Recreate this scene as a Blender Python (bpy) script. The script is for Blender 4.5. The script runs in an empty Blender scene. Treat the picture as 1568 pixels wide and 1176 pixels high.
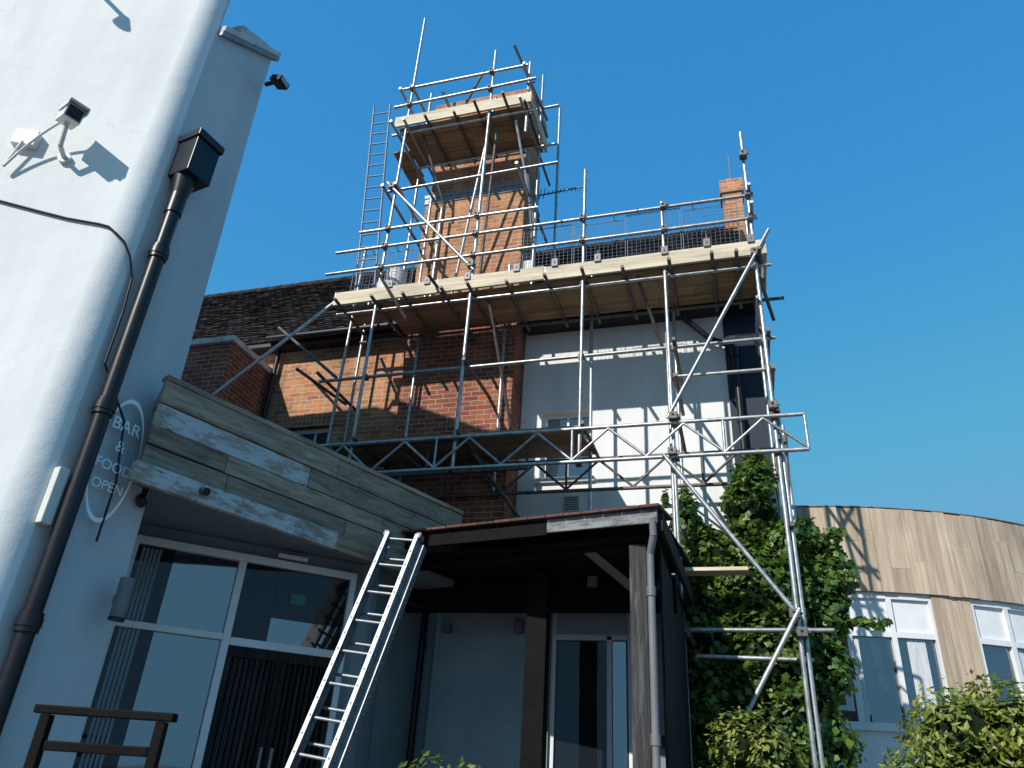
import bpy, math, random
import numpy as np
from mathutils import Vector, Matrix, noise
random.seed(4)
EY=1.6   # eye height; all z below are measured from eye level and shifted by EY when the mesh is made
SC=bpy.context.scene
V=Vector

# ---------------------------------------------------------------- materials
def mat(name):
    m=bpy.data.materials.new(name); m.use_nodes=True
    nt=m.node_tree; b=nt.nodes['Principled BSDF']
    return m,nt,b
def nd(nt,t,**kw):
    n=nt.nodes.new(t)
    for k,v in kw.items(): setattr(n,k,v)
    return n
def ramp(nt,fac,stops):
    r=nd(nt,'ShaderNodeValToRGB'); e=r.color_ramp.elements
    while len(e)<len(stops): e.new(0.5)
    for i,(p,c) in enumerate(stops):
        e[i].position=p; e[i].color=(c[0],c[1],c[2],1) if not isinstance(c,(int,float)) else (c,c,c,1)
    nt.links.new(fac,r.inputs[0]); return r.outputs[0]
def noisetex(nt,scale=(1,1,1),s=1,detail=6,rough=.6):
    tc=nd(nt,'ShaderNodeTexCoord'); mp=nd(nt,'ShaderNodeMapping'); mp.inputs['Scale'].default_value=scale
    n=nd(nt,'ShaderNodeTexNoise'); n.inputs['Scale'].default_value=s; n.inputs['Detail'].default_value=detail; n.inputs['Roughness'].default_value=rough
    nt.links.new(tc.outputs['Object'],mp.inputs[0]); nt.links.new(mp.outputs[0],n.inputs['Vector'])
    return n.outputs['Fac']
def mix(nt,a,b,f,mode='MIX'):
    m=nd(nt,'ShaderNodeMix',data_type='RGBA',blend_type=mode)
    for sock,v in ((m.inputs[0],f),(m.inputs[6],a),(m.inputs[7],b)):
        if isinstance(v,(int,float)): sock.default_value=v
        elif isinstance(v,tuple): sock.default_value=(*v,1)
        else: nt.links.new(v,sock)
    return m.outputs[2]
def bump(nt,b,h,strength=.3,dist=.02,prev=None):
    n=nd(nt,'ShaderNodeBump'); n.inputs['Strength'].default_value=strength; n.inputs['Distance'].default_value=dist
    nt.links.new(h,n.inputs['Height'])
    if prev: nt.links.new(prev,n.inputs['Normal'])
    nt.links.new(n.outputs[0],b.inputs['Normal']); return n.outputs[0]

def simple(name,col,rough=.6,metal=0,var=.25,s=6,scale=(1,1,1),bs=.1,island=0,spec=.5):
    m,nt,b=mat(name)
    f=noisetex(nt,scale,s)
    c=ramp(nt,f,[(.3,tuple(x*(1-var) for x in col)),(.7,tuple(min(1,x*(1+var)) for x in col))])
    if island:
        g=nd(nt,'ShaderNodeNewGeometry'); r=ramp(nt,g.outputs['Random Per Island'],[(0,1-island),(1,1)])
        c=mix(nt,c,r,1.0,'MULTIPLY')
    nt.links.new(c,b.inputs['Base Color']); b.inputs['Roughness'].default_value=rough; b.inputs['Metallic'].default_value=metal
    b.inputs['Specular IOR Level'].default_value=spec
    if bs: bump(nt,b,f,bs,.01)
    return m

def render_mat(name,col,dirt=.25,crack=.35):
    m,nt,b=mat(name)
    f1=noisetex(nt,(1,1,.4),1.2,6,.55); f2=noisetex(nt,(1,1,1),55,4); f3=noisetex(nt,(1,1,1),2.6,6,.5)
    c=ramp(nt,f1,[(.3,tuple(x*(1-dirt) for x in col)),(.6,col)])
    st=ramp(nt,noisetex(nt,(5,5,.5),1.0,6,.6),[(.36,.93),(.55,1.0)]); c=mix(nt,c,st,.8,'MULTIPLY')
    b.inputs['Roughness'].default_value=.75; b.inputs['Specular IOR Level'].default_value=.25
    p=bump(nt,b,f3,.25,.04); bump(nt,b,f2,.13,.01,p)
    tc=nd(nt,'ShaderNodeTexCoord'); v=nd(nt,'ShaderNodeTexVoronoi',feature='DISTANCE_TO_EDGE'); v.inputs['Scale'].default_value=1.1
    nz=nd(nt,'ShaderNodeTexNoise'); nz.inputs['Scale'].default_value=3; nz.inputs['Detail'].default_value=6; nt.links.new(tc.outputs['Object'],nz.inputs['Vector'])
    mx=mix(nt,tc.outputs['Object'],nz.outputs['Color'],.45); nt.links.new(mx,v.inputs['Vector'])
    cr=ramp(nt,v.outputs['Distance'],[(0,.6),(.003,1.0)])
    msk=ramp(nt,noisetex(nt,(1,1,1),.9,3),[(.54,0),(.62,crack)])
    c2=mix(nt,c,cr,msk,'MULTIPLY'); nt.links.new(c2,b.inputs['Base Color'])
    return m

def brick_mat(name,c1,c2,mortar,var=.5):
    m,nt,b=mat(name)
    tc=nd(nt,'ShaderNodeTexCoord'); sp=nd(nt,'ShaderNodeSeparateXYZ'); nt.links.new(tc.outputs['Object'],sp.inputs[0])
    ad=nd(nt,'ShaderNodeMath',operation='ADD'); nt.links.new(sp.outputs[0],ad.inputs[0]); nt.links.new(sp.outputs[1],ad.inputs[1])
    cb=nd(nt,'ShaderNodeCombineXYZ'); nt.links.new(ad.outputs[0],cb.inputs[0]); nt.links.new(sp.outputs[2],cb.inputs[1])
    br=nd(nt,'ShaderNodeTexBrick'); nt.links.new(cb.outputs[0],br.inputs['Vector'])
    br.inputs['Scale'].default_value=1; br.inputs['Brick Width'].default_value=.225; br.inputs['Row Height'].default_value=.078
    br.inputs['Mortar Size'].default_value=.0085; br.inputs['Mortar Smooth'].default_value=.25; br.inputs['Bias'].default_value=-.1
    br.inputs['Color1'].default_value=(*c1,1); br.inputs['Color2'].default_value=(*c2,1); br.inputs['Mortar'].default_value=(*mortar,1)
    f=noisetex(nt,(1,1,1),2.2,8,.7); g=noisetex(nt,(1,1,1),40,5); st=noisetex(nt,(2.5,2.5,.5),1.3,6,.65)
    sh=ramp(nt,f,[(.3,.6),(.65,1.08)]); c=mix(nt,br.outputs['Color'],sh,.9,'MULTIPLY')
    sh2=ramp(nt,g,[(.3,.6),(.7,1.15)]); c=mix(nt,c,sh2,.7,'MULTIPLY')
    sh3=ramp(nt,st,[(.35,.7),(.5,1.0)]); c=mix(nt,c,sh3,.8,'MULTIPLY')
    nt.links.new(c,b.inputs['Base Color']); b.inputs['Roughness'].default_value=.9; b.inputs['Specular IOR Level'].default_value=.2
    inv=nd(nt,'ShaderNodeMath',operation='SUBTRACT'); inv.inputs[0].default_value=1; nt.links.new(br.outputs['Fac'],inv.inputs[1])
    p=bump(nt,b,inv.outputs[0],.8,.012); bump(nt,b,g,.3,.01,p)
    return m

def wood_mat(name,cols,scale,island=.45,rough=.75,paint=None,pthr=.5,pm=None,pw=.02,streak=None,spec=.3):
    m,nt,b=mat(name)
    g=nd(nt,'ShaderNodeNewGeometry')
    tc=nd(nt,'ShaderNodeTexCoord')
    off=nd(nt,'ShaderNodeVectorMath',operation='SCALE'); cb=nd(nt,'ShaderNodeCombineXYZ')
    for i in range(3): nt.links.new(g.outputs['Random Per Island'],cb.inputs[i])
    nt.links.new(cb.outputs[0],off.inputs[0]); off.inputs['Scale'].default_value=17.0
    ad=nd(nt,'ShaderNodeVectorMath',operation='ADD'); nt.links.new(tc.outputs['Object'],ad.inputs[0]); nt.links.new(off.outputs[0],ad.inputs[1])
    mp=nd(nt,'ShaderNodeMapping'); mp.inputs['Scale'].default_value=scale; nt.links.new(ad.outputs[0],mp.inputs[0])
    n=nd(nt,'ShaderNodeTexNoise'); n.inputs['Scale'].default_value=1; n.inputs['Detail'].default_value=8; n.inputs['Roughness'].default_value=.65; n.inputs['Distortion'].default_value=.6
    nt.links.new(mp.outputs[0],n.inputs['Vector'])
    c=ramp(nt,n.outputs['Fac'],[(.3,cols[0]),(.5,cols[1]),(.7,cols[2])])
    r=ramp(nt,g.outputs['Random Per Island'],[(0,1-island),(.35,1.0),(.6,1-island*.7),(1,1-island*.15)]); c=mix(nt,c,r,1.0,'MULTIPLY')
    if streak:
        f=noisetex(nt,streak,1.0,8,.7); s_=ramp(nt,f,[(.35,.6),(.55,1.0)]); c=mix(nt,c,s_,.75,'MULTIPLY')
    if paint:
        f=noisetex(nt,pm or (1,1,1),9,9,.75); fr=ramp(nt,f,[(pthr-pw,0),(pthr+pw,.9)])
        c=mix(nt,c,paint,fr)
    nt.links.new(c,b.inputs['Base Color']); b.inputs['Roughness'].default_value=rough; b.inputs['Specular IOR Level'].default_value=spec
    bump(nt,b,n.outputs['Fac'],.4,.01)
    return m

M={}
M['render']=render_mat('white_render',(.79,.79,.775),.10)
M['rside']=render_mat('shade_toned_render',(.55,.575,.595),.14,.2)  # white render toned down for the side faces, shade put into the colour
M['render2']=render_mat('white_render_house',(.76,.77,.76),.12)
M['greypaint']=simple('grey_blue_paint',(.19,.235,.26),.5,0,.15,2)
M['tealpaint']=simple('teal_grey_paint',(.31,.375,.40),.5,0,.15,2)
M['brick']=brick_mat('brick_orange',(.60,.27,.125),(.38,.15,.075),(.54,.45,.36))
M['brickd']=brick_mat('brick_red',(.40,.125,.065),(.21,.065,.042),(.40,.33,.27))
M['steel']=simple('galvanised_tube',(.50,.50,.50),.42,.7,.35,14,(1,1,1),.1,.4)
M['rust']=simple('old_tube',(.15,.13,.115),.6,.5,.4,14,(1,1,1),.1,.3)
M['coupler']=simple('coupler_steel',(.14,.13,.125),.6,.5,.4,30)
M['board']=wood_mat('scaffold_board',[(.25,.155,.085),(.40,.26,.145),(.50,.35,.21)],(1.2,26,26),.4,streak=(.9,3,3))
M['toe']=wood_mat('toe_board',[(.54,.45,.31),(.72,.62,.46),(.78,.69,.53)],(1.2,26,26),.2,streak=(.9,4,4))
M['boardend']=simple('board_end_band',(.25,.25,.26),.5,.6)
M['canopy']=wood_mat('canopy_board',[(.19,.135,.095),(.37,.275,.20),(.49,.40,.31)],(9,1.3,26),.42,streak=(2,.6,6))
M['canopyw']=wood_mat('canopy_board_peeling',[(.18,.14,.11),(.33,.27,.22),(.44,.38,.32)],(9,1.3,26),.2,paint=(.50,.53,.55),pthr=.49,pm=(1,.35,1.6),pw=.05)
M['clad']=wood_mat('larch_cladding',[(.42,.31,.22),(.58,.45,.33),(.70,.57,.44)],(20,20,1.1),.26,streak=(3,3,.5))
M['dark']=simple('dark_paint_and_shade',(.007,.006,.006),.7,0,.3,8,spec=.10)  # dark timber paint; also stands for the shadow on the porch fascia
M['darkw']=wood_mat('dark_weathered_timber',[(.010,.009,.009),(.024,.022,.021),(.06,.056,.054)],(30,30,2),.2,spec=.15)
M['post']=wood_mat('weathered_post',[(.022,.022,.023),(.055,.055,.056),(.13,.13,.13)],(30,30,2),.2,spec=.15)
M['fasc']=wood_mat('peeling_fascia',[(.03,.028,.028),(.07,.065,.065),(.12,.115,.115)],(2,30,30),.1,paint=(.26,.27,.28),pthr=.47,pm=(.4,1,1.5),pw=.08)
M['pipe']=simple('black_plastic_pipe',(.012,.013,.016),.36,0,.3,6,(1,1,1),.03,spec=.35)
M['navy']=simple('dark_navy_paint',(.02,.03,.05),.45,0,.2,3,spec=.2)
M['upvc']=simple('white_frame',(.72,.73,.74),.4,0,.06,5,(1,1,1),.02)
M['alu']=simple('aluminium',(.27,.285,.30),.45,.45,.2,20,(1,1,.3),.05)
M['grey']=simple('grey_plastic',(.16,.16,.17),.5,0,.15,8)
M['cream']=simple('cream_plastic',(.60,.60,.57),.5,0,.08,8)
M['lead']=simple('lead_flashing',(.24,.26,.29),.55,.3,.25,12)
M['coping']=simple('stone_coping',(.55,.53,.50),.85,0,.25,7)
M['wire']=simple('wire_mesh',(.13,.16,.21),.5,.4,.2,8,(1,1,1),0)
M['redtile']=simple('red_roof_tile',(.13,.05,.042),.8,0,.35,14,(1,1,1),.3,.5)
M['gravel']=simple('paving',(.13,.125,.12),.9,0,.25,3,(1,1,1),.3)
M['curtain']=simple('curtain_cloth',(.62,.64,.66),.8,0,.15,4,(12,12,1),.2)
M['green']=simple('exit_green',(.03,.16,.09),.4,0,.05)
M['signw']=simple('sign_paint',(.90,.92,.92),.6,0,.05)
def glass(name,ior,col=(.012,.016,.02),r=.02):
    m,nt,b=mat(name); b.inputs['Base Color'].default_value=(*col,1); b.inputs['Roughness'].default_value=r; b.inputs['IOR'].default_value=ior
    f=noisetex(nt,(1,1,1),1.1,2); bump(nt,b,f,.08,.04); return m
M['glass']=glass('window_glass',2.9)
M['glassd']=glass('window_glass_dark',1.45)
m,nt,b=mat('roof_tile')
tc=nd(nt,'ShaderNodeTexCoord'); sp=nd(nt,'ShaderNodeSeparateXYZ'); nt.links.new(tc.outputs['Object'],sp.inputs[0])
cb=nd(nt,'ShaderNodeCombineXYZ'); nt.links.new(sp.outputs[0],cb.inputs[0]); nt.links.new(sp.outputs[2],cb.inputs[1])
br=nd(nt,'ShaderNodeTexBrick'); nt.links.new(cb.outputs[0],br.inputs['Vector']); br.inputs['Scale'].default_value=1
br.inputs['Brick Width'].default_value=.17; br.inputs['Row Height'].default_value=.105; br.inputs['Mortar Size'].default_value=.006
br.inputs['Color1'].default_value=(.060,.047,.042,1); br.inputs['Color2'].default_value=(.028,.024,.023,1); br.inputs['Mortar'].default_value=(.006,.006,.006,1)
f=noisetex(nt,(1,1,1),7,8,.75); sh=ramp(nt,f,[(.3,.6),(.7,1.4)]); c=mix(nt,br.outputs['Color'],sh,1.0,'MULTIPLY')
nt.links.new(c,b.inputs['Base Color']); b.inputs['Roughness'].default_value=.9; b.inputs['Specular IOR Level'].default_value=.2; bump(nt,b,noisetex(nt,(1,1,1),22,4),.5,.02)
M['tile']=m
def leaf_mat(name,c1,c2,c3):
    m,nt,b=mat(name); g=nd(nt,'ShaderNodeNewGeometry')
    c=ramp(nt,g.outputs['Random Per Island'],[(0,c1),(.55,c2),(1,c3)])
    nt.links.new(c,b.inputs['Base Color']); b.inputs['Roughness'].default_value=.42
    tr=nd(nt,'ShaderNodeBsdfTranslucent'); c2_=mix(nt,c,(.6,.9,.15),.35); nt.links.new(c2_,tr.inputs[0])
    ms=nd(nt,'ShaderNodeMixShader'); ms.inputs[0].default_value=.28
    nt.links.new(b.outputs[0],ms.inputs[1]); nt.links.new(tr.outputs[0],ms.inputs[2]); nt.links.new(ms.outputs[0],nt.nodes['Material Output'].inputs[0])
    return m
M['ivy']=leaf_mat('ivy_leaf',(.025,.058,.010),(.07,.135,.020),(.16,.24,.035))
M['shrub']=leaf_mat('shrub_leaf',(.07,.11,.015),(.18,.22,.035),(.38,.36,.07))
M['shrubg']=leaf_mat('shrub_leaf_green',(.04,.075,.012),(.11,.165,.025),(.22,.24,.05))
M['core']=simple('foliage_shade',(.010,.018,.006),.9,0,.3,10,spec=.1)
M['bark']=simple('bark',(.09,.065,.045),.9,0,.3,20,(1,1,.3),.5)

# ---------------------------------------------------------------- mesh builder
class MB:
    def __init__(s): s.v=[]; s.f=[]; s.m=[]; s.sm=[]
    def add(s,vs,fs,mi=0,smooth=False):
        o=len(s.v); s.v+= [tuple(v) for v in vs]
        for f in fs: s.f.append([i+o for i in f]); s.m.append(mi); s.sm.append(smooth)
    def box(s,x0,x1,y0,y1,z0,z1,mi=0):
        s.add([(x0,y0,z0),(x1,y0,z0),(x1,y1,z0),(x0,y1,z0),(x0,y0,z1),(x1,y0,z1),(x1,y1,z1),(x0,y1,z1)],
              [(0,3,2,1),(4,5,6,7),(0,1,5,4),(1,2,6,5),(2,3,7,6),(3,0,4,7)],mi)
    def ob(s,o,u,lu,n,ln,z0,z1,mi=0,u0=0,n0=0,rise=0):
        pts=[]
        for z in (z0,z1):
            for a,b in ((u0,n0),(lu,n0),(lu,ln),(u0,ln)):
                pts.append((o[0]+u[0]*a+n[0]*b,o[1]+u[1]*a+n[1]*b,z+rise*(a-u0)))
        s.add(pts,[(0,3,2,1),(4,5,6,7),(0,1,5,4),(1,2,6,5),(2,3,7,6),(3,0,4,7)],mi)
    def beam(s,p0,p1,w,h,mi=0,up=V((0,0,1))):
        p0=V(p0);p1=V(p1); d=(p1-p0).normalized(); a=d.cross(up).normalized()*w/2; b=d.cross(a).normalized()*h/2
        vs=[p+sa*a+sb*b for p in (p0,p1) for sa,sb in ((-1,-1),(1,-1),(1,1),(-1,1))]
        s.add(vs,[(0,1,2,3),(7,6,5,4),(0,4,5,1),(1,5,6,2),(2,6,7,3),(3,7,4,0)],mi)
    def tube(s,p0,p1,r=.0245,mi=0,n=10,r1=None,cap=True):
        p0=V(p0);p1=V(p1); d=(p1-p0).normalized(); t=V((0,0,1)) if abs(d.z)<.9 else V((1,0,0))
        a=d.cross(t).normalized(); b=d.cross(a); r1=r if r1 is None else r1
        vs=[p+ (math.cos(2*math.pi*i/n)*a+math.sin(2*math.pi*i/n)*b)*rr for p,rr in ((p0,r),(p1,r1)) for i in range(n)]
        s.add(vs,[(i,(i+1)%n,n+(i+1)%n,n+i) for i in range(n)],mi,True)
        if cap: s.add(vs,[tuple(range(n))[::-1],tuple(range(n,2*n))],mi)
    def path(s,pts,r,mi=0,n=8):
        for a,b in zip(pts,pts[1:]): s.tube(a,b,r,mi,n,cap=True)
    def prism(s,poly,z0,z1,mi=0,top=None,smooth=False):
        n=len(poly); tp=top or poly
        s.add([(x,y,z0) for x,y in poly]+[(x,y,z1) for x,y in tp],[(i,(i+1)%n,n+(i+1)%n,n+i) for i in range(n)],mi,smooth)
        s.add([(x,y,z0) for x,y in poly],[tuple(range(n))[::-1]],mi); s.add([(x,y,z1) for x,y in tp],[tuple(range(n))],mi)
    def build(s,name,mats,parent=None,bevel=0):
        me=bpy.data.meshes.new(name); me.from_pydata([(x,y,z+EY) for x,y,z in s.v],[],s.f)
        for mt in mats: me.materials.append(M[mt])
        me.polygons.foreach_set('material_index',s.m); me.polygons.foreach_set('use_smooth',s.sm); me.update()
        o=bpy.data.objects.new(name,me); SC.collection.objects.link(o)
        if parent: o.parent=parent
        if bevel:
            md=o.modifiers.new('bev','BEVEL'); md.width=bevel; md.segments=2; md.limit_method='ANGLE'
        return o
def empty(name):
    e=bpy.data.objects.new(name,None); SC.collection.objects.link(e); return e

# ---------------------------------------------------------------- ground
g=MB(); g.add([(-600,-600,-1.6),(600,-600,-1.6),(600,600,-1.6),(-600,600,-1.6)],[(0,1,2,3)]); g.build('ground',['gravel'])

# ---------------------------------------------------------------- brick house
H=empty('brick_house')
RX0,RX1=-14,.62
w=MB()
WY=9.45
wx0,wx1,wz0,wz1=-7.02,-5.94,3.75,4.85
w.box(-14,wx0,WY,WY+.3,-1.6,6.45); w.box(wx1,-4.5,WY,WY+.3,-1.6,6.45); w.box(wx0,wx1,WY,WY+.3,-1.6,wz0); w.box(wx0,wx1,WY,WY+.3,wz1,6.45)
w.build('brick_wall',['brick'],H)
w=MB()
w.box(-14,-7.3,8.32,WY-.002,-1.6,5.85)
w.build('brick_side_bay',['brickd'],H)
w=MB(); w.box(-14,-7.24,8.26,WY-.004,5.85,5.95); w.build('bay_coping',['coping'],H,.01)
w=MB(); n=18
for i in range(n):
    x=wx0-.1+(wx1-wx0+.2)*i/n; ww=(wx1-wx0+.2)/n
    w.box(x+.005,x+ww-.005,WY-.012,WY+.05,wz1,wz1+.22)
w.build('window_arch',['brick'],H)
def sash(mb,x0,x1,y,z0,z1,fr=.06,mi=0,gi=1,vb=1,hb=1):
    mb.box(x0,x1,y,y+.06,z0,z0+fr,mi); mb.box(x0,x1,y,y+.06,z1-fr,z1,mi); mb.box(x0,x0+fr,y,y+.06,z0+fr,z1-fr,mi); mb.box(x1-fr,x1,y,y+.06,z0+fr,z1-fr,mi)
    for i in range(vb):
        xx=x0+(x1-x0)*(i+1)/(vb+1); mb.box(xx-.018,xx+.018,y+.008,y+.05,z0+fr,z1-fr,mi)
    for i in range(hb):
        zz=z0+(z1-z0)*(i+1)/(hb+1); mb.box(x0+fr,x1-fr,y+.004,y+.055,zz-.02,zz+.02,mi)
    mb.box(x0+fr*.5,x1-fr*.5,y+.03,y+.036,z0+fr*.5,z1-fr*.5,gi)
w=MB(); sash(w,wx0,wx1,WY+.1,wz0,wz1,.07,0,1,2,1); w.build('brick_wall_window',['upvc','glassd'],H,.004)
WW=9.7; ax0,ax1,az0,az1=-2.62,-1.87,3.87,4.93
w=MB()
w.box(-2.94,ax0,WW,WW+.3,-1.6,6.4); w.box(ax1,.07,WW,WW+.3,-1.6,6.4); w.box(ax0,ax1,WW,WW+.3,-1.6,az0); w.box(ax0,ax1,WW,WW+.3,az1,6.4)
w.box(ax0-.05,ax1+.05,WW-.05,WW+.1,az0-.07,az0)
w.build('rendered_wall',['render2'],H)
w=MB(); sash(w,ax0,ax1,WW+.12,az0,az1,.06,0,1,1,1); w.build('rendered_wall_window',['upvc','glass'],H,.004)
w=MB(); w.box(.07,.55,WW-.02,WW+.3,-1.6,6.4); w.box(.38,.55,WW+.3,16,-1.6,6.4); w.build('dark_end_bay',['navy'],H,.01)
w=MB(); w.box(-2.25,-2.03,WW-.02,WW+.01,3.38,3.6,0)
for i in range(6): w.box(-2.235,-2.045,WW-.032,WW-.021,3.395+i*.033,3.41+i*.033,1)
w.build('wall_vent',['cream','grey'],H)
cx0,cx1,cy0=-4.74,-2.95,9.2
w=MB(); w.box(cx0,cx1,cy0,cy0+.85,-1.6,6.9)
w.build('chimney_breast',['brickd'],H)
w=MB()
w.box(cx0-.03,cx1+.0,cy0+.004,cy0+.85,6.9,9.05)
w.box(cx0+.02,cx1-.04,cy0+.04,cy0+.82,9.13,10.5)
w.box(cx0-.01,cx1-.01,cy0+.01,cy0+.85,10.5,10.66); w.box(cx0-.05,cx1+.03,cy0-.03,cy0+.89,10.66,10.82); w.box(cx0-.08,cx1+.07,cy0-.07,cy0+.93,10.82,11.35)
w.build('chimney_stack',['brick'],H,.004)
w=MB(); w.box(cx0-.06,cx1+.03,cy0-.03,cy0+.88,9.05,9.13); w.box(cx0-.05,cx1+.02,cy0-.015,cy0+.87,8.93,9.05)
w.build('chimney_lead_band',['lead'],H,.006)
w=MB()
for x in (-4.35,-3.85,-3.35): w.tube((x,9.62,11.35),(x,9.62,11.6),.13,0,14,.11)
w.build('chimney_pots',['redtile'],H)
w=MB(); ey,ez,ry,rz=9.2,6.38,12.2,9.95; N=34
L=math.hypot(ry-ey,rz-ez); uy,uz=(ry-ey)/L,(rz-ez)/L; ny,nz=-uz,uy
tilew=.17; segs=int((RX1-RX0)/tilew)
for i in range(N):
    a=L*i/N; bq=L*(i+1)/N+.03
    for k in range(segs):
        x0=RX0+k*tilew+(i%2)*tilew/2; x1=x0+tilew-.006
        if x1>RX1: continue
        j=.028+random.uniform(0,.014); j2=j+random.uniform(-.006,.006); s_=random.uniform(-.008,.008)+.02*noise.noise(V((x0*.6,i*.2,3)))
        vs=[(x,ey+uy*t+ny*(h+s_),ez+uz*t+nz*(h+s_)) for x,hh in ((x0,j),(x1,j2)) for t,h in ((a,-.01),(a,hh),(bq,.004))]
        w.add(vs,[(0,3,4,1),(1,4,5,2)])
w.add([(RX0,ey,ez-.02),(RX1,ey,ez-.02),(RX1,ry,rz-.02),(RX0,ry,rz-.02)],[(0,1,2,3)])
w.add([(RX0,ry,rz),(RX1,ry,rz),(RX1,ry+3,ez),(RX0,ry+3,ez)],[(0,1,2,3)])
w.add([(RX1-.03,ey,ez),(RX1-.03,ry,rz),(RX1-.03,ry+3,ez)],[(0,1,2)])
w.build('tiled_roof',['tile'],H)
w=MB()
x=RX0
while x<RX1: w.tube((x,ry,rz-.01),(min(x+.32,RX1),ry,rz+.004),.085,0,10); x+=.33
w.build('ridge_tiles',['tile'],H)
w=MB()
w.tube((-7.3,9.12,6.4),(-4.75,9.12,6.4),.055); w.tube((-2.9,9.3,6.4),(.6,9.3,6.35),.055); w.box(-14,-4.76,9.2,9.44,6.3,6.36); w.box(-2.9,.6,9.35,9.69,6.3,6.36)
w.path([(-.46,9.45,6.32),(-.46,9.5,6.2),(-.12,9.58,5.85),(.16,9.58,5.72),(.2,9.58,5.6),(.2,9.58,1.0)],.045,0,12)
w.tube((.2,9.58,5.66),(.2,9.58,5.52),.058); w.tube((.2,9.58,4.6),(.2,9.58,4.5),.058)
w.tube((-7.2,9.36,6.4),(-7.2,9.36,2),.04)
w.build('gutter_and_downpipe',['pipe'],H)
w=MB(); w.box(.3,.68,12.1,12.5,9.3,10.95,0); w.box(.26,.72,12.06,12.54,10.8,11.12,0); w.tube((.47,12.3,11.12),(.47,12.3,11.3),.1,0,12,.08); w.tube((.5,12.2,11.1),(.5,12.2,11.9),.012,1); w.tube((.42,12.2,11.6),(.58,12.2,11.6),.008,1); w.build('small_chimney',['brick','grey'],H)
w=MB()
w.tube((-2.84,9.6,8.3),(-2.84,9.6,9.7),.02); w.tube((-2.95,9.6,9.12),(-2.02,9.5,9.08),.014)
for i in range(11):
    x=-2.78+i*.07; h=.09 if i>1 else .16; w.tube((x,9.5,9.11-h),(x,9.60,9.11+h),.008,0,6)
w.build('tv_aerial',['wire'])

# ---------------------------------------------------------------- left white building
LB=empty('white_rendered_building')
s2=math.sqrt(.5)
fa=math.radians(25); UA=(math.cos(fa),math.sin(fa)); NA=(math.sin(fa),-math.cos(fa))
E=(-3.80,4.03); Et=(-3.99,4.03); C=V((-3.95,3.2)); bu=(V(E)-C).normalized(); bn=V((bu.y,-bu.x))
R=.26
a1=fa; a2=math.atan2(bu.y,bu.x); tl=R*math.tan((a2-a1)/2)
p1=C-V(UA)*tl; cen=p1+V((-UA[1],UA[0]))*R
arc=[(cen.x+R*math.cos(a1-math.pi/2+(a2-a1)*k/12),cen.y+R*math.sin(a1-math.pi/2+(a2-a1)*k/12)) for k in range(13)]
AL=(-14,3.2-10.05*math.tan(fa))
foot=[AL]+arc+[E,(-4.9,4.6),(-14,5.0)]
top =[AL]+[(x-.03*k/12,y) for k,(x,y) in enumerate(arc)]+[Et,(-4.9,4.6),(-14,5.0)]
n=len(foot); w=MB()
NZ=14; ZT=5.6
for j in range(NZ+1):
    t=j/NZ; z=-1.6+(ZT+1.6)*t
    for (x0,y0),(x1,y1) in zip(foot,top): w.v.append((x0+(x1-x0)*t,y0+(y1-y0)*t,z))
for j in range(NZ):
    for i in range(n):
        w.f.append([j*n+i,j*n+(i+1)%n,(j+1)*n+(i+1)%n,(j+1)*n+i]); w.m.append(1 if 12<=i<=13 else 0); w.sm.append(1<=i<13)  # side face takes the shade-toned copy, edge set at the shade line
w.add([(x,y,ZT) for x,y in top],[list(range(n))])
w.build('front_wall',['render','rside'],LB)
w=MB(); pl_=[AL]+top[1:14]+[(-4.45,3.62),(-14,AL[1]+.4)]
n2_=len(pl_)
w.v=[(x,y,ZT) for x,y in pl_]+[(x,y,8.2) for x,y in pl_]
for i in range(n2_):
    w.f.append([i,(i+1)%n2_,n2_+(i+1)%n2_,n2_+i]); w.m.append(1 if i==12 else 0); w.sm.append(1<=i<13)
w.add([(x,y,8.2) for x,y in pl_],[list(range(n2_))])
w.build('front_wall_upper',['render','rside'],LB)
w=MB(); w.prism([(-5.05,4.0),(-7,5.3),(-14,4.9),(-13,-.4)],ZT+.005,8.45); w.build('unseen_upper_storey',['render'],LB)  # block out of view, placed and sized for its shadow on the house
w=MB()
pa=V(top[13]); pb=V(Et); d=(pb-pa).normalized(); nn=V((d.y,-d.x)); PL=(pb-pa).length; RS=.55/PL
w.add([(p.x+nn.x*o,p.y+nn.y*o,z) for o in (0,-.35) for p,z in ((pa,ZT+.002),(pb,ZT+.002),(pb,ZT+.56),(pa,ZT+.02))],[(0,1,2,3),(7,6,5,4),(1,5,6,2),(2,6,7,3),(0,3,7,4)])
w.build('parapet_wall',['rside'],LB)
w=MB()
w.ob(pa,d,PL+.05,nn,.06,ZT+.03,ZT+.10,0,.002,-.42,RS)
w.ob(pa,d,PL-.06,nn,-.01,ZT+.24,ZT+.46,0,.25,-.36,RS*.7)
w.build('parapet_coping',['coping'],LB,.012)
w=MB(); w.ob(pa,d,PL+.052,nn,.045,ZT-.02,ZT+.028,0,.002,.002,RS); w.build('parapet_flashing',['lead'],LB)

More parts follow.
